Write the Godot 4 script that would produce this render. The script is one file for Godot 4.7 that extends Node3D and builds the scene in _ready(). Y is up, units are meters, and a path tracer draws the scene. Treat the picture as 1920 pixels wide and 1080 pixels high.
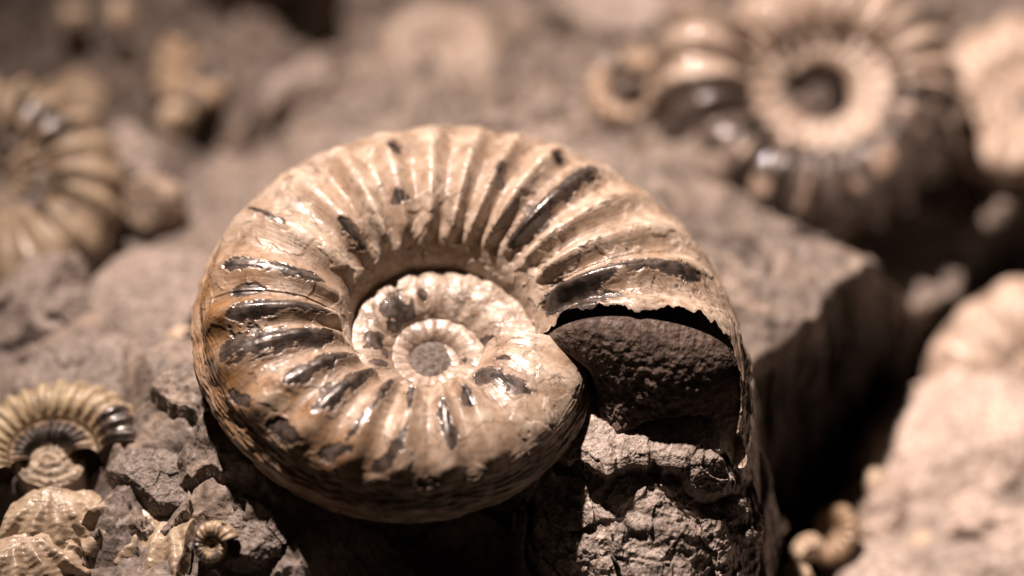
extends Node3D
# A museum slab of ammonites, close up. Lengths below are in centimetres; CM turns them into metres.

const CM := 0.01

var m_shell: StandardMaterial3D
var m_dark: StandardMaterial3D
var m_rock: StandardMaterial3D
var m_mud: StandardMaterial3D
var m_pale: StandardMaterial3D
var m_fill: StandardMaterial3D
var m_gloss: StandardMaterial3D
var m_gloss_dark: StandardMaterial3D
var n_soft := FastNoiseLite.new()
var n_ridge := FastNoiseLite.new()
var n_cell := FastNoiseLite.new()
var n_fine := FastNoiseLite.new()
var n_crack := FastNoiseLite.new()
var n_patch := FastNoiseLite.new()
var taken := {}


func _ready() -> void:
	# ---------------------------------------------------------------- camera, light, exposure
	var cam := Camera3D.new()
	cam.name = "camera"
	cam.fov = 14.0
	cam.near = 0.05
	cam.far = 4.0
	var lens := CameraAttributesPhysical.new()
	lens.frustum_focal_length = 97.73
	lens.frustum_near = 0.05
	lens.frustum_far = 4.0
	lens.frustum_focus_distance = 0.4085
	lens.exposure_aperture = 5.0
	cam.attributes = lens
	add_child(cam)
	cam.position = Vector3(0, 28.15, 32.50) * CM
	cam.rotation_degrees = Vector3(-40.9, 0, 0)
	cam.current = true

	var env := Environment.new()
	env.background_mode = Environment.BG_COLOR
	env.background_color = Color(0.30, 0.25, 0.21)
	env.background_energy_multiplier = 0.13
	env.tonemap_mode = Environment.TONE_MAPPER_LINEAR
	env.tonemap_exposure = 1.0
	env.sdfgi_enabled = true
	env.ssao_enabled = true
	env.ssil_enabled = true
	var we := WorldEnvironment.new()
	we.name = "room_light"
	we.environment = env
	add_child(we)

	var spot := SpotLight3D.new()
	spot.name = "museum_spot"
	spot.light_color = Color(1.0, 0.905, 0.85)
	spot.light_energy = 1.52
	spot.light_size = 0.011
	spot.spot_range = 3.0
	spot.spot_attenuation = 2.0
	spot.spot_angle = 23.5
	spot.spot_angle_attenuation = 1.0
	spot.shadow_enabled = true
	add_child(spot)
	spot.look_at_from_position(Vector3(-13.0, 57.0, -21.0) * CM, Vector3(6.8, -3.0, -2.0) * CM, Vector3.RIGHT)

	setup_noise()
	setup_materials()

	# ---------------------------------------------------------------- the slab, then the fossils, then the stones and crumbs
	build_slab()
	build_main_ammonite()
	build_other_ammonites()
	build_stones()
	build_crumbs()


# ================================================================ noise and materials
func fnl(kind: int, freq: float, oct: int, sd: int, fract := FastNoiseLite.FRACTAL_FBM) -> FastNoiseLite:
	var n := FastNoiseLite.new()
	n.noise_type = kind
	n.frequency = freq
	n.fractal_octaves = oct
	n.fractal_type = fract
	n.seed = sd
	return n


func setup_noise() -> void:
	n_soft = fnl(FastNoiseLite.TYPE_SIMPLEX_SMOOTH, 0.45, 3, 11)
	n_ridge = fnl(FastNoiseLite.TYPE_SIMPLEX_SMOOTH, 0.6, 4, 5, FastNoiseLite.FRACTAL_RIDGED)
	n_fine = fnl(FastNoiseLite.TYPE_SIMPLEX_SMOOTH, 4.0, 3, 23)
	n_patch = fnl(FastNoiseLite.TYPE_SIMPLEX_SMOOTH, 1.3, 3, 41)
	n_cell = fnl(FastNoiseLite.TYPE_CELLULAR, 0.5, 1, 7, FastNoiseLite.FRACTAL_NONE)
	n_cell.cellular_return_type = FastNoiseLite.RETURN_CELL_VALUE
	n_cell.domain_warp_enabled = true
	n_cell.domain_warp_amplitude = 0.6
	n_cell.domain_warp_frequency = 0.8
	n_cell.domain_warp_fractal_type = FastNoiseLite.DOMAIN_WARP_FRACTAL_NONE
	n_crack = fnl(FastNoiseLite.TYPE_CELLULAR, 2.2, 1, 19, FastNoiseLite.FRACTAL_NONE)
	n_crack.cellular_return_type = FastNoiseLite.RETURN_DISTANCE2_SUB
	n_crack.domain_warp_enabled = true
	n_crack.domain_warp_amplitude = 0.35
	n_crack.domain_warp_frequency = 1.6


func tex(n: FastNoiseLite, size: int, ramp: Array, normal := false, strength := 8.0) -> NoiseTexture2D:
	var t := NoiseTexture2D.new()
	t.width = size
	t.height = size
	t.seamless = true
	t.noise = n
	if normal:
		t.as_normal_map = true
		t.bump_strength = strength
	elif ramp.size():
		var g := Gradient.new()
		var offs := PackedFloat32Array()
		var cols := PackedColorArray()
		for r in ramp:
			offs.append(r[0])
			cols.append(r[1])
		g.offsets = offs
		g.colors = cols
		t.color_ramp = g
	return t


func grey(v: float) -> Color:
	return Color(v, v, v)


func mat(called: String, rough: float, tint: Array, freq: float, bump: float, bump_freq: float, scale: float, coat := 0.0, coat_rough := 0.2, spec := 0.5) -> StandardMaterial3D:
	var m := StandardMaterial3D.new()
	m.resource_name = called
	m.vertex_color_use_as_albedo = true
	m.roughness = 1.0
	m.metallic_specular = spec
	m.uv1_triplanar = true
	m.uv1_world_triplanar = true
	m.uv1_scale = Vector3.ONE * scale
	m.albedo_texture = tex(fnl(FastNoiseLite.TYPE_SIMPLEX_SMOOTH, freq, 5, 3 + called.length()), 768, tint)
	m.roughness_texture = tex(fnl(FastNoiseLite.TYPE_SIMPLEX_SMOOTH, freq * 1.2, 5, 31), 512, [[0.28, grey(rough * 0.62)], [0.72, grey(minf(1.0, rough * 1.4))]])
	m.heightmap_enabled = true
	m.heightmap_scale = bump
	m.heightmap_texture = tex(fnl(FastNoiseLite.TYPE_SIMPLEX_SMOOTH, bump_freq, 6, 57), 768, [])
	if coat > 0.0:
		m.clearcoat_enabled = true
		m.clearcoat = coat
		m.clearcoat_roughness = coat_rough
		m.clearcoat_texture = tex(fnl(FastNoiseLite.TYPE_SIMPLEX_SMOOTH, freq * 0.7, 5, 77), 512, [[0.35, grey(0.1)], [0.62, grey(1.0)]])
	return m


func setup_materials() -> void:
	var soft := [[0.2, Color(0.80, 0.76, 0.72)], [0.5, Color(0.93, 0.92, 0.90)], [0.8, Color(1, 1, 1)]]
	var gritty := [[0.2, Color(0.66, 0.64, 0.62)], [0.45, Color(0.88, 0.87, 0.86)], [0.8, Color(1, 1, 1)]]
	m_shell = mat("shell", 0.50, soft, 0.02, 0.012, 0.03, 22.0, 0.26, 0.28)
	m_dark = mat("dark_shell", 0.33, soft, 0.02, 0.008, 0.03, 22.0, 0.85, 0.09)
	m_gloss = mat("polished_shell", 0.42, soft, 0.02, 0.006, 0.03, 22.0, 0.9, 0.06)
	m_gloss.clearcoat_texture = null
	m_gloss_dark = mat("polished_dark_shell", 0.28, soft, 0.02, 0.004, 0.03, 22.0, 1.0, 0.05)
	m_gloss_dark.clearcoat_texture = null
	m_rock = mat("rock", 0.72, gritty, 0.03, 0.06, 0.03, 18.0, 0.0, 0.2, 0.45)
	m_mud = mat("mudstone", 0.62, gritty, 0.03, 0.05, 0.04, 24.0, 0.0, 0.2, 0.5)
	m_pale = mat("pale_shell", 0.5, soft, 0.02, 0.016, 0.03, 20.0, 0.25, 0.3)
	m_fill = mat("fill", 0.8, gritty, 0.03, 0.06, 0.03, 26.0, 0.0, 0.2, 0.35)


# ================================================================ tagging
func numbered(called: String) -> String:
	var k: int = taken.get(called, 0)
	taken[called] = k + 1
	return called if k == 0 else "%s_%03d" % [called, k]


func tag(o: Node3D, label: String, category: String, group := "", kind := "") -> void:
	if label:
		o.set_meta("label", label)
	if category:
		o.set_meta("category", category)
	if group:
		o.set_meta("group", group)
	if kind:
		o.set_meta("kind", kind)


func put_mesh(called: String, am: ArrayMesh, m: Material, parent: Node) -> MeshInstance3D:
	var o := MeshInstance3D.new()
	o.name = called
	if parent == self:
		o.name = numbered(called)
	elif parent.has_node(NodePath(called)):
		var k := 1
		while parent.has_node(NodePath("%s_%03d" % [called, k])):
			k += 1
		o.name = "%s_%03d" % [called, k]
	o.mesh = am
	o.material_override = m
	o.cast_shadow = GeometryInstance3D.SHADOW_CASTING_SETTING_ON
	parent.add_child(o, true)
	return o


# ================================================================ grids
# One sheet of vertices, rows x cols; faces carry an id in `ids` (one per vertex; a face takes that of its first corner).
class Sheet:
	var rows: int
	var cols: int
	var p := PackedVector3Array()
	var n := PackedVector3Array()
	var c := PackedColorArray()
	var ids := PackedInt32Array()
	var closed := false

	func _init(r: int, k: int, wrap := false) -> void:
		rows = r
		cols = k
		closed = wrap
		p.resize(r * k)
		n.resize(r * k)
		c.resize(r * k)
		ids.resize(r * k)

	func normals(outward_at: int, outward: Vector3) -> void:
		for i in rows:
			var i0 := maxi(i - 1, 0) * cols
			var i1 := mini(i + 1, rows - 1) * cols
			var base := i * cols
			for j in cols:
				var j0 := j - 1
				var j1 := j + 1
				if closed:
					j0 = (j - 1 + cols) % cols
					j1 = (j + 1) % cols
				else:
					j0 = maxi(j0, 0)
					j1 = mini(j1, cols - 1)
				var v := ((p[i1 + j] - p[i0 + j]) * 100.0).cross((p[base + j1] - p[base + j0]) * 100.0)
				n[base + j] = v.normalized() if v.length_squared() > 1e-16 else Vector3.UP
		if n[outward_at].dot(outward) < 0:
			for q in n.size():
				n[q] = -n[q]

	# meshes by id: {id: ArrayMesh}
	func meshes() -> Dictionary:
		var faces := {}
		var jn := cols if closed else cols - 1
		# winding: front faces run clockwise
		var mi := (rows / 2) * cols + cols / 2
		var cr := (p[mi + cols] - p[mi]).cross(p[mi + 1] - p[mi])
		var flip := cr.dot(n[mi]) > 0
		for i in rows - 1:
			for j in jn:
				var a := i * cols + j
				var b := i * cols + (j + 1) % cols
				var d := a + cols
				var e := b + cols
				var id := ids[a]
				if id < 0:
					continue
				if not faces.has(id):
					faces[id] = []
				var f: Array = faces[id]
				if flip:
					f.append_array([a, b, d, b, e, d])
				else:
					f.append_array([a, d, b, b, d, e])
		var out := {}
		var remap := PackedInt32Array()
		remap.resize(p.size())
		remap.fill(-1)
		for id in faces:
			var f: Array = faces[id]
			var vp := PackedVector3Array()
			var vn := PackedVector3Array()
			var vc := PackedColorArray()
			var ix := PackedInt32Array()
			ix.resize(f.size())
			var used := PackedInt32Array()
			var k := 0
			for q in f:
				var r := remap[q]
				if r < 0:
					r = vp.size()
					remap[q] = r
					used.append(q)
					vp.append(p[q])
					vn.append(n[q])
					vc.append(c[q])
				ix[k] = r
				k += 1
			for q in used:
				remap[q] = -1
			var arr := []
			arr.resize(Mesh.ARRAY_MAX)
			arr[Mesh.ARRAY_VERTEX] = vp
			arr[Mesh.ARRAY_NORMAL] = vn
			arr[Mesh.ARRAY_COLOR] = vc
			arr[Mesh.ARRAY_INDEX] = ix
			var am := ArrayMesh.new()
			am.add_surface_from_arrays(Mesh.PRIMITIVE_TRIANGLES, arr)
			out[id] = am
		return out


func ss(a: float, b: float, x: float) -> float:
	var t := clampf((x - a) / (b - a), 0.0, 1.0)
	return t * t * (3.0 - 2.0 * t)


# ================================================================ ammonites
# Coil angle t in degrees: the radius to the venter is r0 * w ** (t / 360); t grows clockwise seen from above.
# psi runs round the whorl's section: 0 the venter, 90 the top of the flank, 180 the umbilical side.
class Coil:
	var r0 := 5.67
	var w := 1.93
	var kd := 0.33
	var kc := 0.295
	var n := 2.3
	var hand := 1.0
	var ribs := PackedFloat32Array()
	var amp := 0.03
	var rib_lo := 22.0
	var rib_hi := 150.0
	var sweep := 0.0
	var keel := 0.02
	var rough := 0.02
	var sharp := 1.3
	var dark_bias := -1.0      # threshold of the noise that leaves a rib dark; -1 none
	var dark_from := -9999.0
	var dark_to := 9999.0
	var pale := Color(0.46, 0.385, 0.32)
	var tan_ := Color(0.30, 0.22, 0.16)
	var dark := Color(0.030, 0.024, 0.022)
	var patches := []          # [t0, psi0, t1, psi1, r0, r1]
	var amber := false
	var end_extra := 0.0
	var early := 1.0          # rib strength before early_to
	var early_to := -9999.0
	var patch_grow := 1.35
	var back_fade := 0.0       # how far the ribs fade out on the worn shoulder
	var gap_shade := false      # shade painted into the gaps between the dark ribs
	var frame := Transform3D()
	var sd := 0.0


# builds the coil between t0 and t1 as a part of root, with its ribs and dark patches as sub-parts
func whorl(root: Node3D, called: String, k: Coil, t0: float, t1: float, nt: int, s0: float, s1: float, ns: int, rib_name := "rib", smat: Material = null) -> MeshInstance3D:
	var sh := Sheet.new(nt, ns)
	var nr := k.ribs.size()
	var cs_ := PackedFloat32Array()
	var sn_ := PackedFloat32Array()
	var ps_ := PackedFloat32Array()
	var env_ := PackedFloat32Array()
	var nu_ := PackedFloat32Array()
	var nw_ := PackedFloat32Array()
	var kl_ := PackedFloat32Array()
	for j in ns:
		var ps := lerpf(s0, s1, float(j) / (ns - 1))
		ps_.append(ps)
		var c := cos(deg_to_rad(ps))
		var s := sin(deg_to_rad(ps))
		cs_.append(signf(c) * pow(absf(c), 2.0 / k.n))
		sn_.append(signf(s) * pow(absf(s), 2.0 / k.n))
		env_.append(ss(k.rib_lo, k.rib_lo + 26.0, ps) * (1.0 - ss(k.rib_hi - 20.0, k.rib_hi, ps)))
		var nv := Vector2(c, s).normalized()
		nu_.append(nv.x)
		nw_.append(nv.y)
		kl_.append(exp(-pow(ps / 7.0, 2.0)) - 0.5 * exp(-pow((absf(ps) - 17.0) / 7.0, 2.0)))
	var isdark := PackedByteArray()
	isdark.resize(nt * ns)
	var ext := PackedFloat32Array()
	for j in ns:
		var e := k.end_extra * (1.0 - ss(18.0, 48.0, ps_[j]))
		if k.end_extra > 0.0:
			e += n_patch.get_noise_2d(ps_[j] * 0.035, 3.0) * 3.0 + n_fine.get_noise_2d(ps_[j] * 0.06, 3.0) * 1.0
		ext.append(e)
	var ri := 0
	for i in nt:
		var f := float(i) / (nt - 1)
		var tm := lerpf(t0, t1, f)
		var ext_f := ss(0.80, 1.0, f)
		# patches near this row
		var near := []
		for q in k.patches.size():
			var pt: Array = k.patches[q]
			if tm > minf(pt[0], pt[2]) - 9.0 and tm < maxf(pt[0], pt[2]) + 9.0:
				near.append(q)
		for j in ns:
			var ps := ps_[j]
			var t := tm + ext[j] * ext_f
			var R := k.r0 * pow(k.w, t / 360.0)
			var a := R * (1.0 - k.kd) * 0.5
			var rc := R * (1.0 + k.kd) * 0.5
			var hc := k.kc * R
			# nearest rib
			var tr := t - k.sweep * (ps - 90.0) / 60.0 * absf(ps - 90.0) / 60.0
			while ri < nr - 1 and absf(k.ribs[ri + 1] - tr) < absf(k.ribs[ri] - tr):
				ri += 1
			while ri > 0 and absf(k.ribs[ri - 1] - tr) < absf(k.ribs[ri] - tr):
				ri -= 1
			var d := 0.0
			var x := 1.0
			if nr > 1:
				d = tr - k.ribs[ri]
				var gap := 8.0
				if d < 0.0 and ri > 0:
					gap = (k.ribs[ri] - k.ribs[ri - 1]) * 0.5
				elif d >= 0.0 and ri < nr - 1:
					gap = (k.ribs[ri + 1] - k.ribs[ri]) * 0.5
				x = clampf(absf(d) / gap, 0.0, 1.0)
			var vary := (0.8 + 0.4 * fposmod(sin(ri * 12.9898 + k.sd) * 43758.5453, 1.0)) * lerpf(1.0, k.early, 1.0 - ss(k.early_to - 22.0, k.early_to, t))
			var hump := pow(0.5 + 0.5 * cos(PI * x), k.sharp)
			var u := rc + a * cs_[j]
			var w := hc * sn_[j]
			var tt := deg_to_rad(t) * k.hand
			var P := Vector3(u * cos(tt), w, u * sin(tt))
			var Q := P + Vector3(k.sd, 0, 0)
			var nf := n_fine.get_noise_3dv(Q)
			var np := n_patch.get_noise_3dv(Q)
			var nsf := n_soft.get_noise_3dv(Q * 2.0)
			var grow := n_fine.get_noise_2d(t * 0.55 * R / 5.0 + k.sd, ps * 0.012)
			var streak := n_fine.get_noise_2d(t * 0.02 + k.sd, ps * 0.09)
			var ventral := 1.0 - ss(12.0, 50.0, ps)
			var layer := ss(-0.03, 0.03, np + 0.12 * nf - 0.08)
			# dark patches
			var dk := 0.0
			var halo := 0.0
			var dk_id := -1
			for q in near:
				var pt: Array = k.patches[q]
				var sx := u * 0.01745
				var sy := (a + hc) * 0.5 * 0.01745 * 1.15
				var ax: float = (t - pt[0]) * sx
				var ay: float = (ps - pt[1]) * sy
				var bx: float = (pt[2] - pt[0]) * sx
				var by: float = (pt[3] - pt[1]) * sy
				var h := clampf((ax * bx + ay * by) / maxf(bx * bx + by * by, 1e-5), 0.0, 1.0)
				var rr: float = lerpf(pt[4], pt[5], h) * k.patch_grow * (0.55 + 0.45 * sqrt(maxf(0.0, 1.0 - pow(2.0 * h - 1.0, 4.0)))) * (1.0 + 0.55 * np + 0.75 * nf + 0.35 * grow)
				var dd := Vector2(ax - bx * h, ay - by * h).length() - rr
				var v := 1.0 - ss(-0.03, 0.012, dd)
				halo = maxf(halo, 1.0 - ss(0.0, 0.16, dd + 0.06 * nf))
				if v > dk:
					dk = v
					dk_id = q
			if k.dark_bias > -1.0 and t > k.dark_from and t < k.dark_to:
				var v := ss(k.dark_bias, k.dark_bias + 0.05, nsf + 0.5 * np + 0.12 * (1.0 - x) + 0.1 * nf) * ss(k.rib_lo, k.rib_lo + 15.0, ps)
				if v > dk:
					dk = v
					dk_id = 1000
			var disp := k.amp * R * vary * (hump - 0.35) * env_[j]
			if k.back_fade > 0.0:
				disp *= 1.0 - k.back_fade * ss(-155.0, -118.0, t) * (1.0 - ss(38.0, 78.0, ps))
			disp += k.keel * R * kl_[j]
			disp += k.rough * (0.8 * nsf + 0.35 * nf * (1.0 - dk)) * R / 5.0
			disp += 0.006 * grow * env_[j] * R / 5.0
			disp += ventral * (0.045 * streak + 0.09 * minf(0.0, np + 0.05)) * R / 5.0
			disp += 0.018 * layer * R / 5.0 * (1.0 - dk)
			disp -= 0.022 * dk * R / 5.0
			u += disp * nu_[j]
			w += disp * nw_[j]
			P = Vector3(u * cos(tt), w, u * sin(tt))
			var vi := i * ns + j
			sh.p[vi] = (k.frame * P) * CM
			# colour of the thing itself
			var col := k.pale.lerp(k.tan_, clampf(0.38 - 0.75 * np - 0.35 * nsf + 0.28 * x * env_[j] - 0.15 * layer, 0.0, 1.0))
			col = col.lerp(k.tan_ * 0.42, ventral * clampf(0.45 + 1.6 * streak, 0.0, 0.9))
			if k.amber:
				var band := ss(-262.0, -235.0, t) * (1.0 - ss(-140.0, -110.0, t))
				col = col.lerp(Color(0.44, 0.33, 0.25), band * 0.8 * (1.0 - ss(13.0, 17.0, ps + 3.0 * nf)) * clampf(0.7 + streak, 0.0, 1.0))
				col = col.lerp(k.dark, band * 0.85 * ss(14.0, 18.0, ps + 4.0 * nf) * (1.0 - ss(20.0, 28.0, ps + 10.0 * np)))
				var am := ss(-275.0, -235.0, t) * (1.0 - ss(-175.0, -150.0, t)) * (1.0 - ss(62.0, 92.0, ps + 30.0 * np))
				col = col.lerp(Color(0.25, 0.14, 0.06), am * clampf(0.7 + 1.1 * nsf, 0.0, 1.0))
			var ck := n_crack.get_noise_3dv(Q)
			col = col * lerpf(1.0, 0.35, (1.0 - ss(-0.985, -0.93, ck)) * ss(-0.1, 0.2, nsf + 0.05))
			col = col.lerp(Color(0.13, 0.075, 0.04), 0.62 * halo * clampf(0.75 + 1.2 * np, 0.0, 1.0))
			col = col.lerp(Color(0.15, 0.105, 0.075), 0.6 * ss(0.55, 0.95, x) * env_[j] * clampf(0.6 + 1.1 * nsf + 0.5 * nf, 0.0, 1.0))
			var dcol := k.dark.lerp(Color(0.11, 0.085, 0.075), clampf(0.25 + 1.5 * nf + 0.6 * grow, 0.0, 0.75))
			col = col.lerp(dcol, dk)
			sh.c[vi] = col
			if k.gap_shade and halo < 0.01 and dk > 0.0:
				col = col.lerp(Color(0.014, 0.012, 0.011).lerp(dcol * 1.5, 1.0 - ss(0.25, 0.7, x)), dk)  # painted shade tone, worked out after the vertex colour is stored
			if dk > 0.5:
				sh.ids[vi] = 2000 + dk_id if dk_id < 1000 else 3000 + ri
			elif nr > 1 and x < 0.5 and env_[j] > 0.25:
				sh.ids[vi] = 1 + ri
			else:
				sh.ids[vi] = 0
	var mid := (nt / 2) * ns
	var jb := 0
	for j in ns:
		if absf(ps_[j] - 90.0) < absf(ps_[jb] - 90.0):
			jb = j
	sh.normals(mid + jb, k.frame.basis * Vector3.UP)
	var ms := sh.meshes()
	var body := put_mesh(called, ms.get(0, ArrayMesh.new()), smat if smat else m_shell, root)
	var keys := ms.keys()
	keys.sort()
	for id in keys:
		if id == 0:
			continue
		if id >= 2000:
			var o := put_mesh("dark_rib", ms[id], m_gloss_dark if smat == m_gloss else m_dark, body)
			tag(o, "glossy dark brown patch where the pale shell has flaked off, in a few places painted groove shade", "")
		else:
			put_mesh(rib_name, ms[id], smat if smat else m_shell, body)
	return body


func even_ribs(t0: float, t1: float, step: float, jitter := 0.12) -> PackedFloat32Array:
	var out := PackedFloat32Array()
	var t := t0
	var k := 0
	while t < t1:
		out.append(t + step * jitter * sin(k * 2.7))
		t += step
		k += 1
	return out


func disc_frame(at: Vector3, tx: float, tz: float, turn := 0.0) -> Transform3D:
	var b := Basis(Vector3.RIGHT, deg_to_rad(tx)) * Basis(Vector3.BACK, deg_to_rad(tz)) * Basis(Vector3.UP, deg_to_rad(turn))
	return Transform3D(b, at)


func thing(called: String, label: String, category: String, group := "") -> Node3D:
	var o := Node3D.new()
	o.name = numbered(called)
	add_child(o, true)
	tag(o, label, category, group)
	return o


# a low round dome or plug, in the frame of a coil
func dome(root: Node3D, called: String, fr: Transform3D, r: float, h: float, y: float, col: Color, m: Material, sd: float, bump := 0.05) -> void:
	var nr := 40
	var na := 72
	var sh := Sheet.new(nr, na, true)
	for i in nr:
		var q := float(i) / (nr - 1)
		for j in na:
			var a := TAU * j / na
			var rr := r * q
			var P := Vector3(rr * cos(a), 0, rr * sin(a))
			var nn := n_soft.get_noise_3dv(P * 2.5 + Vector3(sd, 0, 0))
			P.x *= 1.0 + 0.1 * nn
			P.y = y + h * (1.0 - q * q) + bump * nn + bump * 0.4 * n_fine.get_noise_3dv(P + Vector3(sd, 0, 0)) - (r * 0.6 if q > 0.97 else 0.0)
			sh.p[i * na + j] = (fr * P) * CM
			sh.c[i * na + j] = col * (0.9 + 0.35 * nn)
	sh.normals(na * 10, fr.basis * Vector3.UP)
	put_mesh(called, sh.meshes()[0], m, root)


func build_main_ammonite() -> void:
	var root := thing("ammonite", "large tan ribbed ammonite with dark glossy ribs, in sharp focus at the centre", "ammonite", "ammonites in the slab")
	var k := Coil.new()
	k.frame = disc_frame(Vector3(-1.52, 0, 1.64), 9.7, -4.3)
	k.amp = 0.050
	k.amber = true
	k.back_fade = 0.85
	k.end_extra = 16.0
	k.sharp = 1.15
	k.early = 0.25
	k.early_to = -296.0
	var rb := PackedFloat32Array()
	for t in range(-1190, -395, 16):
		rb.append(t + 1.6 * sin(t * 0.7))
	for t in [-386, -369, -352, -334, -315, -292, -278.5, -262, -247.5, -231.5, -216, -198, -184.5, -167, -148, -131, -117, -104, -91, -79, -69, -59, -47.5, -36, -24, -11, 3, 18, 32]:
		rb.append(t)
	k.ribs = rb
	# where the shell has flaked off, plus painted groove shade on the lower flank: from one spot to another, half width at each
	k.patches = [
		[-145.5, 40, -149.0, 84, 0.05, 0.05], [-168.0, 56, -165.6, 123, 0.10, 0.08], [-186.0, 62, -182.4, 130, 0.12, 0.09],
		[-195.0, 44, -201.0, 122, 0.27, 0.12], [-217.0, 77, -214.5, 132, 0.13, 0.08], [-230.5, 74, -233.0, 131, 0.16, 0.09],
		[-248.0, 98, -246.8, 126, 0.06, 0.07], [-244.5, 60, -248.0, 96, 0.07, 0.05], [-262.0, 96, -260.9, 121, 0.05, 0.06],
		[-258.6, 52, -262.9, 84, 0.10, 0.05], [-279.1, 62, -277.5, 103, 0.10, 0.07], [-290.8, 94, -291.6, 115, 0.09, 0.07],
		[-318.0, 80, -309.8, 130, 0.10, 0.19], [-132.9, 108, -129.7, 136, 0.07, 0.12], [-101.0, 72, -101.4, 80, 0.15, 0.13],
		[-105.5, 108, -105.0, 116, 0.13, 0.12], [-47.9, 66, -46.5, 137, 0.16, 0.13], [-67.9, 90, -65.9, 104, 0.06, 0.06],
		[-57.0, 66, -56.0, 72, 0.10, 0.10], [-8.0, 60, -13.0, 104, 0.09, 0.12], [-11.5, 100, -6.5, 146, 0.15, 0.30],
		[-2.5, 104, 2.0, 135, 0.18, 0.30], [-222.6, 38, -231.8, 45, 0.16, 0.14], [-239.5, 40, -247.2, 56, 0.14, 0.10],
		[-255.5, 40, -260.5, 58, 0.13, 0.07], [-268.2, 32, -274.0, 33, 0.08, 0.10], [-206.0, 30, -214.0, 40, 0.10, 0.10],
		[-330.0, 110, -328.0, 128, 0.03, 0.03], [-176.0, 62, -175.0, 84, 0.12, 0.08],
	]
	whorl(root, "outer_whorl", k, -352.0, 4.0, 1500, -80.0, 178.0, 300)
	var ki := Coil.new()
	ki.frame = k.frame * Transform3D(Basis.IDENTITY, Vector3(0.08, -0.34, 0.16))
	ki.r0 = k.r0 * 0.90
	ki.amp = 0.013
	ki.rib_lo = 58.0
	ki.sharp = 1.0
	ki.ribs = even_ribs(-1190.0, -330.0, 19.0, 0.1)
	ki.pale = Color(0.42, 0.35, 0.295)
	ki.tan_ = Color(0.25, 0.195, 0.155)
	ki.rough = 0.10
	ki.patches = [
		[-478.0, 136, -496.0, 108, 0.20, 0.24], [-530.0, 106, -536.0, 122, 0.16, 0.14], [-543.0, 136, -546.0, 128, 0.08, 0.06],
		[-560.0, 100, -562.0, 124, 0.06, 0.06], [-622.0, 100, -628.0, 116, 0.15, 0.10], [-714.0, 132, -714.0, 126, 0.07, 0.06],
		[-380.0, 158, -372.0, 130, 0.07, 0.13], [-352.5, 142, -348.0, 112, 0.05, 0.06], [-500.0, 140, -506.0, 120, 0.14, 0.10],
		[-458.0, 120, -460.0, 104, 0.05, 0.06], [-640.0, 120, -648.0, 130, 0.05, 0.05],
	]
	ki.sd = 3.0
	whorl(root, "inner_whorl", ki, -720.0, -346.0, 900, 20.0, 178.0, 130)
	ki.amp = 0.012
	whorl(root, "innermost_whorl", ki, -1180.0, -716.0, 520, 30.0, 176.0, 60)
	dome(root, "umbilical_plug", ki.frame, 0.66, 0.12, 0.12, Color(0.17, 0.145, 0.13), m_fill, 2.0, 0.03)
	# the broken end: rough dark mudstone that fills the body chamber, hollowed at both sides
	var nt := 120
	var na := 160
	var sh := Sheet.new(nt, na, true)
	var t := 5.2
	var R := k.r0 * pow(k.w, t / 360.0)
	var a := R * (1.0 - k.kd) * 0.5
	var rc := R * (1.0 + k.kd) * 0.5
	var hc := k.kc * R
	for i in nt:
		var q := float(i) / (nt - 1)
		for j in na:
			var ps := TAU * j / na
			var c := cos(ps)
			var s := sin(ps)
			var x := rc + a * signf(c) * pow(absf(c), 2.0 / k.n) * q * 0.985
			var y := hc * signf(s) * pow(absf(s), 2.0 / k.n) * q * 0.985
			var ux := (x - rc) / a
			var P := Vector3(x, y, 0.0)
			var nn := n_ridge.get_noise_3dv(P * 1.6 + Vector3(9, 0, 0))
			var out := 0.09 + (1.0 - q) * (0.20 + 0.10 * nn) + 0.06 * n_soft.get_noise_3dv(P * 4.0) * (1.0 - q) + 0.05 * n_fine.get_noise_3dv(P * 1.5) * (1.0 - pow(q, 6.0))
			out += 0.85 * sqrt(maxf(0.0, 1.0 - q * q)) + 0.3 * (1.0 - ss(-0.2, 0.4, y / hc)) * (1.0 - ss(0.0, 0.45, absf(ux + 0.05)))
			out -= 1.5 * (1.0 - ss(0.05, 0.40, Vector2(ux + 0.62, (y / hc + 0.12) * 0.6).length()))          # hollow on the umbilical side
			out -= 1.2 * (1.0 - ss(0.05, 0.40, Vector2((ux - 0.48) * 0.8, y / hc + 0.15).length()))             # hollow on the venter side
			var tt := deg_to_rad(t) + out / rc
			sh.p[i * na + j] = (k.frame * Vector3(x * cos(tt), y, x * sin(tt))) * CM
			sh.c[i * na + j] = Color(0.085, 0.062, 0.052).lerp(Color(0.15, 0.115, 0.095), clampf(0.4 + 1.2 * n_fine.get_noise_3dv(P), 0.0, 1.0))
	sh.normals(na * (nt / 2), k.frame.basis * Vector3(0, 0, 1))
	var o := put_mesh("aperture_fill", sh.meshes()[0], m_fill, root)
	tag(o, "rough dark mudstone filling the broken body chamber", "")


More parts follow.
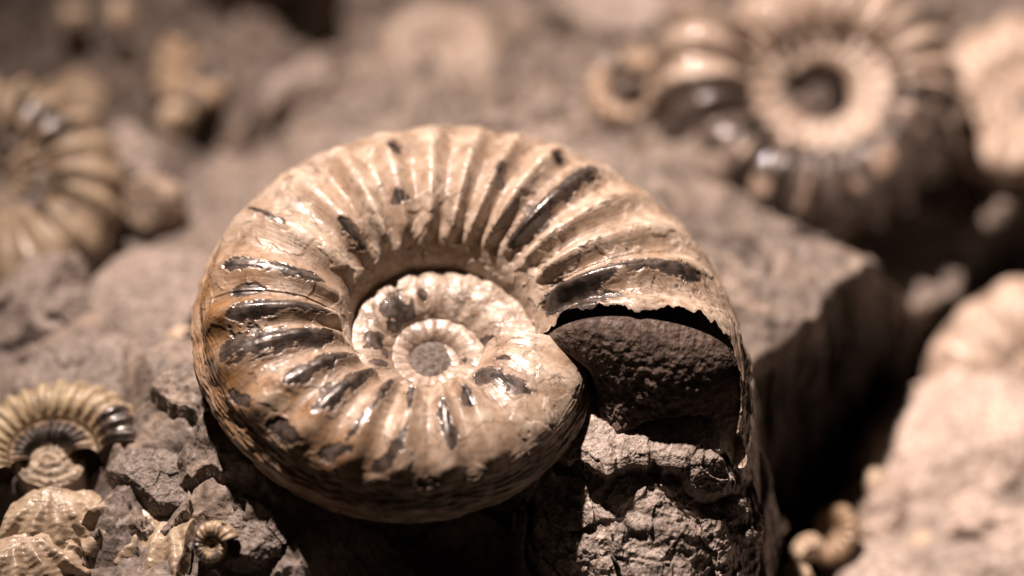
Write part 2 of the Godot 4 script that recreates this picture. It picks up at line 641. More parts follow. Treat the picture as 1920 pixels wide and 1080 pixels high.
func small_ammonite(label: String, at: Vector3, r: float, tx: float, tz: float, turn: float, cfg: Dictionary) -> Node3D:
	var root := thing("ammonite", label, "ammonite", "ammonites in the slab")
	var k := Coil.new()
	k.frame = disc_frame(at, tx, tz, turn)
	k.r0 = r
	k.hand = cfg.get("hand", 1.0)
	k.w = cfg.get("w", 2.0)
	k.kd = cfg.get("kd", 0.36)
	k.kc = cfg.get("kc", 0.27)
	k.amp = cfg.get("amp", 0.04)
	k.ribs = even_ribs(-1100.0, 30.0, cfg.get("step", 16.0))
	k.dark_bias = cfg.get("dark", -1.0)
	k.dark_from = cfg.get("dark_from", -9999.0)
	k.dark_to = cfg.get("dark_to", 9999.0)
	k.rough = cfg.get("rough", 0.06)
	k.sharp = cfg.get("sharp", 1.2)
	k.pale = cfg.get("pale", Color(0.46, 0.36, 0.26))
	k.tan_ = cfg.get("tan", Color(0.33, 0.235, 0.15))
	k.dark = cfg.get("dark_col", k.dark)
	k.gap_shade = cfg.has("dark_col")
	k.rib_lo = cfg.get("rib_lo", 8.0)
	k.sd = at.x * 3.1 + at.z
	var res: int = cfg.get("res", 420)
	var sm: Material = m_gloss if cfg.get("gloss", false) else null
	whorl(root, "outer_whorl", k, cfg.get("from", -352.0), 0.0, res, -70.0, 178.0, res / 6, "rib", sm)
	if cfg.get("inner", true):
		if cfg.get("smooth_inner", false):
			k.amp *= 0.22
			k.frame = k.frame * Transform3D(Basis.IDENTITY, Vector3(0, -0.12, 0))
		whorl(root, "inner_whorl", k, -720.0, -346.0, res * 2 / 3, 20.0, 178.0, res / 10)
		whorl(root, "innermost_whorl", k, -1080.0, -716.0, res / 2, 30.0, 176.0, res / 14)
		dome(root, "umbilical_plug", k.frame, r * cfg.get("plug_r", 0.15), r * 0.02, r * cfg.get("plug", 0.0), cfg.get("plug_col", Color(0.16, 0.13, 0.11)), m_fill, 4.0, 0.02)
	# the end of the last whorl
	end_cap(root, k, 0.0)
	return root


func end_cap(root: Node3D, k: Coil, t: float) -> void:
	var R := k.r0 * pow(k.w, t / 360.0)
	var a := R * (1.0 - k.kd) * 0.5
	var rc := R * (1.0 + k.kd) * 0.5
	var hc := k.kc * R
	var sh := Sheet.new(24, 60, true)
	for i in 24:
		var q := i / 23.0
		for j in 60:
			var ps := TAU * j / 60
			var x := rc + a * signf(cos(ps)) * pow(absf(cos(ps)), 2.0 / k.n) * q
			var y := hc * signf(sin(ps)) * pow(absf(sin(ps)), 2.0 / k.n) * q
			var nn := n_soft.get_noise_3dv(Vector3(x, y, k.sd) * 3.0)
			var tt := (deg_to_rad(t) + (0.02 + (1.0 - q) * (0.1 * nn - 0.05)) / rc * R * 0.4) * k.hand
			sh.p[i * 60 + j] = (k.frame * Vector3(x * cos(tt), y, x * sin(tt))) * CM
			sh.c[i * 60 + j] = Color(0.13, 0.10, 0.085) * (1.0 + 0.6 * nn)
	sh.normals(60 * 12, k.frame.basis * Vector3(0, 0, k.hand))
	put_mesh("aperture_fill", sh.meshes()[0], m_fill, root)


func build_other_ammonites() -> void:
	# behind, to the right: dark ribs with glints
	small_ammonite("blurred ammonite with dark shiny ribs and pale coils, on the far right block", Vector3(6.85, -2.6, -9.6), 3.7, 30.0, 0.0, 150.0,
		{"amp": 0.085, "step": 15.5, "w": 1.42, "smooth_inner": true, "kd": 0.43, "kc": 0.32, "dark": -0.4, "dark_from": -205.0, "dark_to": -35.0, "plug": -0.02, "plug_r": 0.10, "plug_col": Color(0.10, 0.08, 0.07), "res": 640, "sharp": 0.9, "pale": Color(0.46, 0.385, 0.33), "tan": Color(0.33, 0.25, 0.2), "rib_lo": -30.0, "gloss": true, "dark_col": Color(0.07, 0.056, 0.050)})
	# left edge, half in the frame
	small_ammonite("blurred yellowish ammonite cut by the left edge, ribs fanning down over a black gap", Vector3(-10.9, -2.3, -6.0), 3.2, 18.0, -10.0, 250.0,
		{"amp": 0.085, "step": 19.0, "w": 1.6, "rough": 0.03, "dark": 0.34, "res": 420, "pale": Color(0.37, 0.30, 0.22), "tan": Color(0.24, 0.185, 0.13)})
	# back centre
	small_ammonite("faint blurred pale ammonite half sunk in the rock at the back centre", Vector3(-1.9, -4.2, -13.4), 2.3, 18.0, 0.0, 200.0,
		{"amp": 0.03, "step": 18.0, "res": 260, "kc": 0.22, "pale": Color(0.33, 0.265, 0.215), "tan": Color(0.25, 0.20, 0.165)})
	# back right of centre, a small one with a hollow middle
	small_ammonite("small blurred ammonite with a dark hollow middle and round glints, beside the dark ribbed one", Vector3(2.65, -2.9, -9.9), 1.3, 14.0, 0.0, 40.0,
		{"amp": 0.06, "step": 22.0, "res": 260, "kd": 0.5, "inner": false, "gloss": true, "dark": 0.25, "pale": Color(0.40, 0.31, 0.25)})
	# back left
	small_ammonite("small blurred ammonite with dark spots at the back left, above a black hollow", Vector3(-7.3, -3.9, -12.0), 1.35, 18.0, 4.0, 110.0,
		{"amp": 0.06, "step": 24.0, "res": 260, "dark": 0.16, "pale": Color(0.36, 0.27, 0.19)})
	# right edge
	small_ammonite("pale blurred ammonite leaving the frame at the right, above the deep shadow", Vector3(11.6, -3.6, -10.2), 3.0, 12.0, 14.0, 20.0,
		{"amp": 0.06, "step": 21.0, "res": 320, "pale": Color(0.55, 0.45, 0.38), "tan": Color(0.42, 0.33, 0.27)})
	small_ammonite("pale blurred ammonite in the lower right corner with broad lobed ribs", Vector3(11.4, -5.9, -3.0), 3.2, 18.0, 8.0, 60.0,
		{"amp": 0.05, "w": 1.6, "step": 24.0, "res": 320, "pale": Color(0.55, 0.45, 0.38), "tan": Color(0.42, 0.33, 0.27)})
	build_broken_ammonite()
	small_ammonite("tiny tan ammonite lying on edge among crumbs in the lower right", Vector3(6.35, -5.9, 0.5), 0.75, 35.0, 40.0, 250.0,
		{"amp": 0.06, "step": 20.0, "res": 240, "pale": Color(0.42, 0.30, 0.2), "tan": Color(0.28, 0.19, 0.11)})
	small_ammonite("tiny round ribbed ammonite half buried at the bottom edge left of the dark hollow", Vector3(-5.1, -1.35, 5.15), 0.48, 42.0, 10.0, 20.0,
		{"amp": 0.05, "step": 20.0, "res": 260, "kc": 0.42, "dark": 0.05, "pale": Color(0.45, 0.36, 0.25), "tan": Color(0.28, 0.21, 0.14)})


# lower left: the front half has broken out, leaving a black hollow and the pale rings of the inner coils
func build_broken_ammonite() -> void:
	var root := thing("ammonite", "broken ammonite at lower left, beaded black inner coil over a black hollow", "ammonite", "ammonites in the slab")
	var at := Vector3(-8.45, -2.05, 2.35)
	var k := Coil.new()
	k.frame = disc_frame(at, 6.0, 0.0)
	k.r0 = 1.95
	k.w = 2.0
	k.kd = 0.50
	k.kc = 0.24
	k.amp = 0.05
	k.rib_lo = 0.0
	k.rib_hi = 160.0
	k.ribs = even_ribs(-1100.0, 30.0, 13.0, 0.05)
	k.pale = Color(0.47, 0.40, 0.28)
	k.tan_ = Color(0.34, 0.26, 0.16)
	k.rough = 0.05
	k.sd = 17.0
	k.patches = [[-22, 60, -30, 120, 0.2, 0.2], [-6, 60, -10, 130, 0.24, 0.24]]
	whorl(root, "outer_whorl", k, -215.0, -2.0, 620, -60.0, 178.0, 130)
	end_cap(root, k, -2.0)
	var ki := Coil.new()
	ki.frame = k.frame
	ki.r0 = 1.95
	ki.w = 2.0
	ki.kd = 0.42
	ki.kc = 0.24
	ki.amp = 0.09
	ki.sharp = 0.8
	ki.ribs = k.ribs
	ki.rib_lo = 40.0
	ki.rib_hi = 178.0
	ki.pale = Color(0.40, 0.33, 0.25)
	ki.tan_ = Color(0.28, 0.21, 0.15)
	ki.sd = 21.0
	ki.patches = [[-545, 128, -375, 128, 0.22, 0.22]]
	var iw := whorl(root, "inner_whorl", ki, -560.0, -362.0, 420, 20.0, 178.0, 100)
	tag(iw, "inner coil with a row of glossy black beads", "")
	var rings := Sheet.new(60, 120, true)
	for i in 60:
		var q := i / 59.0
		for j in 120:
			var an := TAU * j / 120.0
			var rr := 0.60 * q * (1.0 + 0.10 * sin(an * 2.0 + 1.0) + 0.06 * n_soft.get_noise_2d(cos(an) * 2.0, sin(an) * 2.0))
			var P := Vector3(rr * cos(an), 0, rr * sin(an))
			P.y = 0.05 - 0.14 * q * q + 0.030 * cos(q * 22.0 + 0.5 * an) * (1.0 - 0.4 * q) + 0.04 * n_fine.get_noise_3dv(P * 2.0) - (0.5 if q > 0.99 else 0.0)
			rings.p[i * 120 + j] = (k.frame * (P + Vector3(0.05, 0, 0.05))) * CM
			rings.c[i * 120 + j] = Color(0.42, 0.35, 0.27) * (0.85 + 0.5 * n_patch.get_noise_3dv(P * 2.0))
	rings.normals(120 * 20, Vector3.UP)
	put_mesh("ringed_core", rings.meshes()[0], m_pale, root)


# ================================================================ stones
# A stone cut by planes, its faces broken by noise. size: half lengths in cm
func stone(called: String, label: String, category: String, at: Vector3, size: Vector3, turn: Vector3, sd: int, res: int, col: Color, m: Material, cfg := {}) -> MeshInstance3D:
	var rng := RandomNumberGenerator.new()
	rng.seed = sd
	var planes := []
	for q in cfg.get("cuts", 11):
		var v := Vector3(rng.randfn(), rng.randfn(), rng.randfn()).normalized()
		planes.append([v, rng.randf_range(cfg.get("cut", 0.62), 0.98)])
	for pl in cfg.get("planes", []):
		planes.append([(pl[0] as Vector3).normalized(), pl[1]])
	var b := Basis.from_euler(turn * PI / 180.0)
	var rows := res
	var cols := res * 2
	var sh := Sheet.new(rows, cols, true)
	var crag: float = cfg.get("crag", 0.10)
	var fine: float = cfg.get("fine", 0.03)
	var step: float = cfg.get("step", 0.08)
	var freq: float = cfg.get("freq", 1.0)
	var off := Vector3(sd * 1.37, sd * 0.61, 0)
	var light: Color = cfg.get("light", col * 1.35)
	for i in rows:
		var la := PI * i / (rows - 1)
		for j in cols:
			var lo := TAU * j / cols
			var d := Vector3(sin(la) * cos(lo), cos(la), sin(la) * sin(lo))
			var r := 1.0
			for pl in planes:
				var dt: float = d.dot(pl[0])
				if dt > 0.05:
					r = minf(r, pl[1] / dt)
			var P := b * (d * r * size)
			var Q := P * freq + off
			var e := crag * (n_ridge.get_noise_3dv(Q) * 0.8 + n_soft.get_noise_3dv(Q * 2.0)) + step * n_cell.get_noise_3dv(Q * 3.0) + fine * n_fine.get_noise_3dv(P * 1.6 + off) + fine * 0.5 * n_fine.get_noise_3dv(P * 5.0 + off)
			var nd := (b * d).normalized()
			sh.p[i * cols + j] = (at + P + nd * e) * CM
			var np := n_patch.get_noise_3dv(Q * 0.8)
			var cc := col.lerp(light, clampf(0.3 + 1.3 * np + 0.5 * n_fine.get_noise_3dv(P + off), 0.0, 1.0))
			if cfg.has("shade_below"):
				cc = cc.lerp(Color(0.05, 0.038, 0.03), 1.0 - ss(-0.12, 0.05, at.y + P.y - float(cfg["shade_below"]) + 0.15 * np))  # shade painted into the stone colour below the given height
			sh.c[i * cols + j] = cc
	sh.normals((rows / 2) * cols, b * Vector3(1, 0, 0))
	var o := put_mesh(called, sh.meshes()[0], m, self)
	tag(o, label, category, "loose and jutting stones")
	return o


func build_stones() -> void:
	var g := Color(0.205, 0.173, 0.153)
	# the block under the broken end
	build_block(g * 1.3)
	stone("mudstone_chip", "small angular mudstone chip with one flat face, on the right shoulder of the big block", "rock", Vector3(3.45, -1.2, 3.6), Vector3(0.5, 0.6, 0.42), Vector3(12, 20, -10), 8, 120, g, m_mud, {"crag": 0.04, "step": 0.05})
	stone("rock", "dark rock wedge behind the hanging strip of shell at the large ammonite's broken end", "rock", Vector3(3.62, -0.95, 2.35), Vector3(0.5, 1.15, 0.8), Vector3(6, -14, -4), 17, 120, g * 0.7, m_mud, {"crag": 0.08, "step": 0.08, "fine": 0.03})
	stone("rock", "upright splinter of rock at the right foot of the big mudstone block", "rock", Vector3(3.75, -2.7, 3.7), Vector3(0.55, 1.1, 0.6), Vector3(4, 10, -6), 15, 130, g, m_mud, {"crag": 0.12, "step": 0.1, "fine": 0.05, "freq": 1.5})
	# lower left
	stone("rock", "dark flat-topped rock jutting over a black hollow beside the broken ammonite", "rock", Vector3(-6.1, -1.8, 3.15), Vector3(1.15, 0.5, 0.7), Vector3(8, -8, -4), 21, 190, g * 0.85, m_mud, {"crag": 0.05, "fine": 0.025, "step": 0.04, "cuts": 8, "planes": [[Vector3(0, 1, 0.15), 0.6]]})
	stone("rock", "broad grey rock slab above the broken ammonite at left", "rock", Vector3(-7.9, -2.45, 0.2), Vector3(1.9, 0.75, 1.3), Vector3(6, 10, 4), 25, 170, g, m_mud, {"crag": 0.06, "step": 0.04})
	stone("rock", "rough crumbly rock below the flat-topped one at the bottom left", "rock", Vector3(-4.5, -1.85, 4.5), Vector3(1.1, 0.7, 0.8), Vector3(0, 20, -8), 29, 220, g * 0.85, m_mud, {"crag": 0.07, "step": 0.10, "fine": 0.03, "freq": 1.2})
	stone("rock", "smooth grey boulder left of the large ammonite, out of focus", "rock", Vector3(-6.9, -2.5, -2.4), Vector3(1.5, 0.85, 1.6), Vector3(0, 30, -6), 33, 110, g * 1.15, m_rock, {"crag": 0.05, "step": 0.02})
	stone("pebble", "round pale pebble standing above the smooth grey boulder", "pebble", Vector3(-7.5, -2.75, -5.9), Vector3(0.7, 0.75, 0.65), Vector3(0, 0, 0), 37, 60, Color(0.30, 0.24, 0.19), m_rock, {"crag": 0.05, "step": 0.0})
	stone("rock", "tilted grey stone at the left edge with a black cleft under it", "rock", Vector3(-9.5, -2.4, -2.3), Vector3(1.4, 0.5, 0.9), Vector3(10, 30, 22), 41, 110, g, m_rock, {"crag": 0.08})
	stone("rock", "folded grey stone between the left ammonite and the boulder", "rock", Vector3(-8.5, -2.6, -1.8), Vector3(1.1, 0.6, 0.9), Vector3(0, -20, -20), 43, 110, g, m_rock, {"crag": 0.1})
	stone("rock", "long grey stone slanting behind the left ammonite", "rock", Vector3(-8.0, -3.0, -7.6), Vector3(0.7, 0.6, 1.6), Vector3(-10, 24, 0), 47, 90, g * 1.1, m_rock, {"crag": 0.05})
	stone("rock", "blurred grey rock ridge behind the large ammonite, left of the small hollow ammonite", "rock", Vector3(0.6, -3.5, -9.6), Vector3(1.5, 0.7, 0.7), Vector3(0, 28, -6), 81, 80, g * 1.3, m_rock, {"crag": 0.1})
	stone("rock", "blurred slanting grey rock at the top edge, left of the dark ribbed ammonite", "rock", Vector3(2.6, -3.7, -14.2), Vector3(1.9, 0.8, 0.8), Vector3(0, -32, 6), 83, 80, g * 1.4, m_rock, {"crag": 0.1})
	stone("rock", "blurred upright grey rock between the spotted small ammonite and the faint pale one", "rock", Vector3(-4.9, -3.6, -11.0), Vector3(0.6, 0.8, 1.3), Vector3(-8, -18, 0), 85, 80, g * 1.4, m_rock, {"crag": 0.08})
	stone("rock", "blurred brown rock at the far left, above the left edge ammonite", "rock", Vector3(-10.3, -3.8, -10.6), Vector3(1.2, 0.7, 0.9), Vector3(0, 35, 8), 87, 80, Color(0.27, 0.21, 0.15), m_rock, {"crag": 0.12})
	stone("rock", "big rounded brown rock cut by the top edge, dark underneath", "rock", Vector3(-6.0, -3.2, -16.2), Vector3(2.0, 1.3, 1.4), Vector3(0, 10, 0), 51, 90, Color(0.22, 0.16, 0.115), m_rock, {"crag": 0.06, "step": 0.02})
	stone("rock", "smooth grey rock between the large ammonite and the dark ribbed one", "rock", Vector3(4.4, -2.75, -2.9), Vector3(1.7, 1.05, 1.6), Vector3(0, 38, -8), 55, 110, g * 1.25, m_rock, {"crag": 0.05, "step": 0.02, "shade_below": -1.75})
	stone("rock", "dim brown rock propping up the blurred dark ribbed ammonite", "rock", Vector3(6.5, -5.3, -10.6), Vector3(3.0, 2.0, 2.4), Vector3(0, 10, 0), 57, 90, g, m_rock, {"crag": 0.15})
	stone("rock", "pale blurred rock mass in the lower right, lit bright under the deep shadow", "rock", Vector3(9.2, -6.4, -2.0), Vector3(2.4, 1.4, 1.8), Vector3(0, 24, 12), 59, 110, Color(0.48, 0.40, 0.35), m_rock, {"crag": 0.10, "step": 0.0, "freq": 0.6, "cuts": 6, "cut": 0.8, "fine": 0.02})
	stone("rock", "rounded pale rock low in the right corner, in front of the bright rock mass", "rock", Vector3(7.3, -6.5, -0.4), Vector3(1.1, 0.8, 0.9), Vector3(0, 40, 8), 67, 90, Color(0.44, 0.36, 0.31), m_rock, {"crag": 0.12, "step": 0.03})
	stone("rock", "pale lobed rock at the bottom right corner", "rock", Vector3(9.6, -6.5, 0.3), Vector3(1.4, 0.9, 0.9), Vector3(10, -15, -8), 63, 100, Color(0.48, 0.40, 0.35), m_rock, {"crag": 0.16, "step": 0.04})


# the block under the broken end: a bright flat top, a broken front edge with a recess under it, and a crumbling face
func build_block(g: Color) -> void:
	var prof := [Vector2(1.2, -0.10), Vector2(2.3, -0.28), Vector2(3.75, -0.62), Vector2(3.90, -0.75), Vector2(3.72, -1.12), Vector2(4.0, -1.26), Vector2(4.6, -1.55), Vector2(5.1, -2.0), Vector2(5.6, -2.8), Vector2(5.8, -4.2), Vector2(6.1, -6.0)]
	var rows := 460
	var cols := 400
	var sh := Sheet.new(rows, cols)
	for i in rows:
		var u := pow(float(i) / (rows - 1), 1.15) * (prof.size() - 1)
		var a := mini(int(u), prof.size() - 2)
		var p0: Vector2 = prof[a]
		var p1: Vector2 = prof[a + 1]
		var pr := p0.lerp(p1, u - a)
		var dir := (p1 - p0).normalized()
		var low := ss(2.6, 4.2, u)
		for j in cols:
			var x := lerpf(0.0, 4.9, float(j) / (cols - 1))
			var z := pr.x
			var y := pr.y
			var n1 := n_soft.get_noise_2d(x * 1.3, 7.0)
			z += (-0.75 * (1.0 - ss(0.5, 1.9, x)) - 0.55 * ss(2.9, 3.8, x) + (0.5 * n1 + 0.12 * n_fine.get_noise_2d(x * 0.8, 2.0)) * (1.0 - 0.85 * ss(3.2, 5.0, u))) * ss(0.9, 2.2, u)
			var crumb := maxf(low, 1.0 - ss(0.6, 1.5, x + 0.25 * n1 - 0.15 * (2.0 - u)))
			y -= 5.0 * pow(maxf(0.0, (x + 0.3 * n1 - 3.6) / 1.3), 1.8) + 2.0 * pow(maxf(0.0, (0.75 - x) / 0.75), 1.5)
			var P := Vector3(x, y, z)
			var Q := P + Vector3(31, 7, 3)
			var e := (0.015 + 0.11 * crumb) * n_ridge.get_noise_3dv(Vector3(Q.x * 0.7, Q.y * 1.6, Q.z)) + (0.02 + 0.17 * crumb) * n_cell.get_noise_3dv(Q * 2.0) + (0.04 + 0.1 * crumb) * n_soft.get_noise_3dv(Q * 2.2) + (0.008 + 0.018 * crumb) * n_fine.get_noise_3dv(Q * 1.5) + 0.012 * n_fine.get_noise_3dv(Q * 4.0)
			e += 0.05 * crumb * n_cell.get_noise_3dv(Q * 4.6)
			P += Vector3(0.0, dir.x, -dir.y) * e
			sh.p[i * cols + j] = P * CM
			var np := n_patch.get_noise_3dv(Q * 0.8)
			var col := g.lerp(g * 1.3, clampf(0.3 + np + 0.5 * n_fine.get_noise_3dv(Q), 0.0, 1.0))
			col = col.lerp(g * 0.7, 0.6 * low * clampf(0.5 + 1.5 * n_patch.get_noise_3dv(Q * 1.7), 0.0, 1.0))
			# pale shell crumbs caught in the left shoulder
			col = col.lerp(Color(0.52, 0.44, 0.37), ss(0.16, 0.30, n_patch.get_noise_3dv(Q * 1.9 + Vector3(4, 4, 4))) * (1.0 - ss(1.2, 2.2, x)) * 0.8)
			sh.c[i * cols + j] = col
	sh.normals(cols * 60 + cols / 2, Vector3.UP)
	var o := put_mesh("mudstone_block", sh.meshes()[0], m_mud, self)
	tag(o, "big craggy mudstone block with a bright flat top under the large ammonite's broken end", "rock", "loose and jutting stones")


func build_crumbs() -> void:
	# pale shell fragments that can be told apart
	var pale := Color(0.46, 0.37, 0.28)
	shell_flap("shell_fragment", "smooth pale saddle-shaped shell fragment right of the broken ammonite", Vector3(-6.5, -1.9, 4.2), Vector2(1.0, 0.75), Vector3(18, -28, 2), 3)
	shell_flap("shell_fragment", "pale scalloped shell fragment just below the broken ammonite's hollow", Vector3(-8.1, -2.1, 3.8), Vector2(1.0, 0.62), Vector3(26, 4, 0), 7, -0.28)
	shell_flap("shell_fragment", "pale cracked shell fragment in the bottom left corner", Vector3(-8.5, -2.3, 4.6), Vector2(1.0, 0.55), Vector3(24, 18, 0), 11, -0.2)
	var spots := [
		[Vector3(-6.3, -1.95, -0.7), 0.34, "pale crumb of shell beside the left rim of the large ammonite"],
		[Vector3(-5.95, -2.0, -0.1), 0.2, "smallest pale crumb left of the large ammonite's rim"],
		[Vector3(5.0, -4.9, 1.4), 0.28, "pale pebble at the foot of the big block, nearest to it"],
		[Vector3(5.75, -5.6, 1.3), 0.34, "long pale pebble to the right of the block's foot"],
		[Vector3(7.3, -5.9, -0.7), 0.42, "rounded pale pebble below the bright rock mass"],
		[Vector3(5.3, -4.9, 2.8), 0.45, "pale crumb at the bottom edge right of the big block"],
		[Vector3(2.75, -3.3, 5.3), 0.35, "cream angular crumb at the bottom edge under the big block"],
		[Vector3(8.2, -6.3, 0.6), 0.4, "bright pebble near the bottom right corner"],
		[Vector3(-10.4, -3.5, -13.8), 0.45, "pale blurred pebble at the far top left, left of its pair"],
		[Vector3(-9.3, -3.5, -13.9), 0.5, "pale blurred pebble at the far top left, right of its pair"],
		[Vector3(-7.6, -3.6, -10.0), 0.5, "pale blurred pebble below the spotted small ammonite"],
	]
	var sd := 71
	for s in spots:
		stone("pebble", s[2], "pebble", s[0], Vector3(s[1], s[1] * 0.75, s[1] * 0.8), Vector3(sd, sd * 3, 20), sd, 50, pale, m_pale, {"crag": 0.05, "step": 0.03, "cuts": 9})
		sd += 3


func shell_flap(called: String, label: String, at: Vector3, size: Vector2, turn: Vector3, sd: int, curve := 0.32) -> void:
	var b := Basis.from_euler(turn * PI / 180.0)
	var n := 160
	var sh := Sheet.new(n, n)
	for i in n:
		var z := lerpf(-1.0, 1.0, float(i) / (n - 1))
		for j in n:
			var x := lerpf(-1.0, 1.0, float(j) / (n - 1))
			var edge := 1.0 - 0.25 * x * x + 0.10 * sin(atan2(x, z + 2.1) * 36.0 + sd) * ss(0.2, 1.0, z) + 0.15 * n_patch.get_noise_2d(x + sd, z)
			var P := Vector3(x * size.x * (1.0 + 0.2 * z), 0, z * size.y * edge)
			var fan := atan2(x, z + 2.1) * 36.0 + sd + 0.7 * n_soft.get_noise_2d(x * 2.0, z * 2.0)
			P.y = curve * (x * x - 0.5) * size.x - 0.34 * z * z * size.y + 0.11 * sin(fan) * ss(-0.7, 0.7, z) + 0.004 * sin((z + 0.3 * x * x) * 30.0) + 0.06 * n_soft.get_noise_3dv(P * 3.0 + Vector3(sd, 0, 0)) + 0.012 * n_fine.get_noise_3dv(P * 2.0)
			var rim := maxf(absf(x), absf(z))
			P.y -= 0.35 * ss(0.94, 1.0, rim)
			sh.p[i * n + j] = (at + b * P) * CM
			var np := n_patch.get_noise_3dv(P + Vector3(sd, 0, 0))
			sh.c[i * n + j] = Color(0.44, 0.36, 0.27).lerp(Color(0.24, 0.18, 0.13), clampf(0.3 - 1.2 * np, 0.0, 1.0))
	sh.normals((n / 2) * n + n / 2, b * Vector3.UP)
	var o := put_mesh(called, sh.meshes()[0], m_pale, self)
	tag(o, label, "shell", "shell fragments")


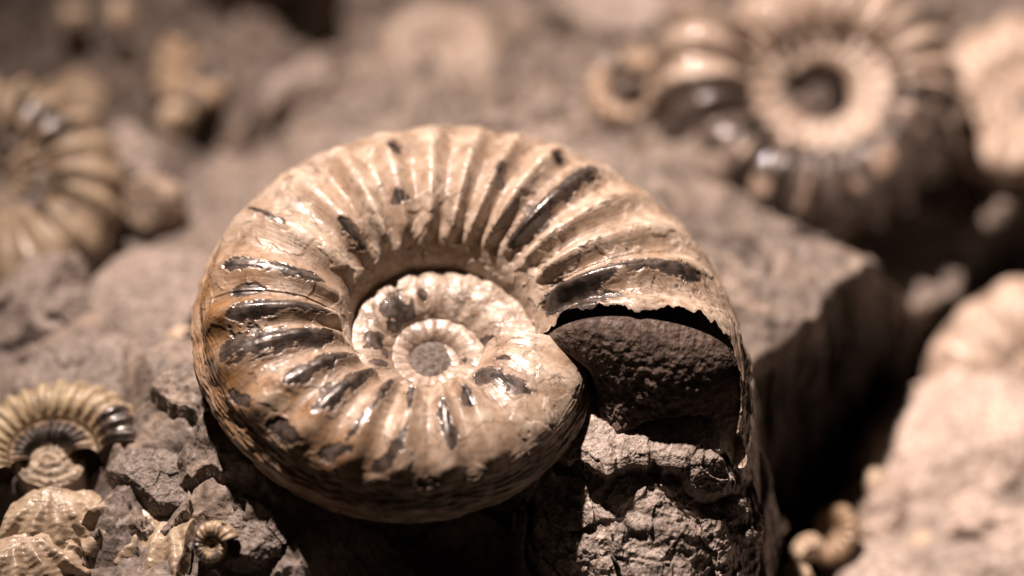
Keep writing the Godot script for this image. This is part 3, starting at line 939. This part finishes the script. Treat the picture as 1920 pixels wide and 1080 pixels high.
# ================================================================ the slab
func build_slab() -> void:
	# known heights on the slab: x, z, y
	var known := [
		Vector3(-12, 6, -3.0), Vector3(-8.5, 5, -3.0), Vector3(-5, 5.2, -2.6), Vector3(-2.5, 6, -3.8), Vector3(-1, 7.5, -4.2), Vector3(2, 6, -4.0),
		Vector3(-12, 0, -2.8), Vector3(-8, 1.5, -2.6), Vector3(-6.0, 1, -0.9), Vector3(-5.5, 2.2, -0.6), Vector3(-5.0, 3.1, -0.6), Vector3(-4.4, 3.9, -0.75), Vector3(-5.5, 4.2, -2.0), Vector3(-3.6, 4.6, -1.1), Vector3(-6.4, 2.6, -1.7), Vector3(-3.5, 5.2, -1.7), Vector3(-2.1, 5.3, -4.2), Vector3(-1.7, 4.2, -3.6), Vector3(-1.5, 1.6, -1.9), Vector3(-6, -2.0, -2.2),
		Vector3(-9, -4, -3.2), Vector3(-12, -6, -4.2), Vector3(-6.5, -7, -3.2), Vector3(-3, -5.5, -1.6), Vector3(0, -6, -1.5), Vector3(2.5, -5.0, -1.3),
		Vector3(3.5, -2.5, -1.6), Vector3(4.4, 0.5, -2.2), Vector3(4.0, -5.0, -1.9), Vector3(5.5, -3.6, -1.9), Vector3(6.2, -6.4, -5.4), Vector3(8.0, -7.0, -5.6), Vector3(-8, -9.5, -5.4), Vector3(-2, -9, -3.0), Vector3(2, -9, -3.4),
		Vector3(-12, -13, -4.4), Vector3(-6, -13, -4.4), Vector3(-2, -14, -4.6), Vector3(3, -14, -4.0), Vector3(6, -12, -3.6), Vector3(-12, -20, -5), Vector3(0, -20, -4.6), Vector3(12, -20, -4.5), Vector3(9, -14, -3.6), Vector3(5, -8.5, -2.6),
	]
	var pits := [Vector4(-6.15, 3.5, 0.5, 0.9), Vector4(-7.55, 2.95, 0.55, 0.7), Vector4(-9.1, 3.2, 0.5, 0.6), Vector4(-8.35, 2.7, 0.85, 0.8), Vector4(-7.9, -8.7, 0.9, 1.6), Vector4(-9.0, -3.9, 0.8, 1.0), Vector4(-4.6, -15.0, 0.8, 1.4), Vector4(2.6, -9.7, 0.6, 1.0), Vector4(-4.5, -11.9, 0.5, 2.0), Vector4(3.2, -14.6, 0.9, 2.2), Vector4(-9.6, -9.2, 0.8, 2.0), Vector4(-5.6, -10.8, 0.5, 1.4), Vector4(-10.6, -12.4, 0.7, 1.4), Vector4(0.4, -11.6, 0.5, 1.2), Vector4(-8.6, -13.6, 0.5, 1.4)]
	var rows := 520
	var cols := 520
	var sh := Sheet.new(rows, cols)
	for i in rows:
		var f := float(i) / (rows - 1)
		var z := 9.0 - 31.0 * (0.55 * f + 0.45 * f * f)
		for j in cols:
			var x := lerpf(-15.0, 17.0, float(j) / (cols - 1))
			var P := Vector3(x, 0, z)
			var wsum := 0.0
			var y := 0.0
			for q in known:
				var d2: float = (q.x - x) * (q.x - x) + (q.y - z) * (q.y - z)
				var w := 1.0 / (d2 * d2 + 0.6)
				wsum += w
				y += w * q.z
			y /= wsum
			# the low ground on the right, below a cliff
			var wob := 0.5 * n_soft.get_noise_2d(x * 0.8, z * 0.8)
			var edge := 4.5 + 0.80 * maxf(0.0, -z) + wob          # the cliff runs back and to the right
			if z < -8.5:
				edge += (-8.5 - z) * 1.2
			var low := ss(edge, edge + 0.5, x)
			var far_up := 1.0 - ss(-12.0, -6.0, z)
			var past := x - edge
			past += 0.7 * ss(-3.5, -1.2, z) - 1.5 * (1.0 - ss(-5.0, -3.0, z))
			var yl := -8.6 + 2.3 * ss(0.6, 3.2, past) + 0.22 * maxf(0.0, past - 3.0) + 1.2 * ss(2.0, 6.0, z)
			y = lerpf(y, yl, low)
			var ridge := n_ridge.get_noise_2d(x * 0.8, z * 0.8)
			var soft := n_soft.get_noise_2d(x, z)
			var cell := n_cell.get_noise_2d(x * 1.3, z * 1.3)
			var fine := n_fine.get_noise_2d(x, z)
			y += (0.14 + 0.45 * far_up) * (1.0 - 0.7 * low) * ridge + (0.30 + 0.6 * far_up) * soft + 0.16 * (1.0 - 0.8 * low) * cell + 0.035 * fine + 0.02 * n_fine.get_noise_2d(x * 3.0, z * 3.0)
			for pit in pits:
				y -= pit.w * exp(-((x - pit.x) * (x - pit.x) + (z - pit.y) * (z - pit.y)) / (pit.z * pit.z))
			# keep clear of the large ammonite's coils
			var dd := Vector2(x + 1.5, z - 1.6).length()
			y = minf(y, lerpf(-1.3, -0.5, ss(3.2, 4.0, dd)) + 4.0 * ss(4.4, 8.0, dd))
			var near_left := (1.0 - ss(-4.6, -3.6, x)) * ss(0.6, 2.2, z)
			y += near_left * (0.17 * n_cell.get_noise_2d(x * 2.0, z * 2.0) + 0.07 * n_ridge.get_noise_2d(x * 1.6, z * 1.6) + 0.035 * n_cell.get_noise_2d(x * 5.0, z * 5.0))
			var side := low * (1.0 - low) * 4.0
			var shift := Vector3(n_soft.get_noise_3d(x, y * 1.5, z), 0, n_soft.get_noise_3d(y * 1.5, x, z)) * 0.7 * side
			sh.p[i * cols + j] = (Vector3(x, y, z) + shift) * CM
			var np := n_patch.get_noise_2d(x * 0.7, z * 0.7)
			var col := Color(0.175, 0.149, 0.132).lerp(Color(0.31, 0.25, 0.205), clampf(0.2 + 0.9 * np + 0.5 * soft, 0.0, 1.0))
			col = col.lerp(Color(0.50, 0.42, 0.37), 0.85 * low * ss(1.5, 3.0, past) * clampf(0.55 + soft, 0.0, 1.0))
			# shade of the deep hollow, painted dark into the cliff colour
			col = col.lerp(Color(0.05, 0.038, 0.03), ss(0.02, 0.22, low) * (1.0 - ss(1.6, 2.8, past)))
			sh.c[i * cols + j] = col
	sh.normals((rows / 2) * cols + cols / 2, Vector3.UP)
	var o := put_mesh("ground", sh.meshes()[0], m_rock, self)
	tag(o, "uneven grey brown matrix rock that holds the fossils", "rock", "", "structure")
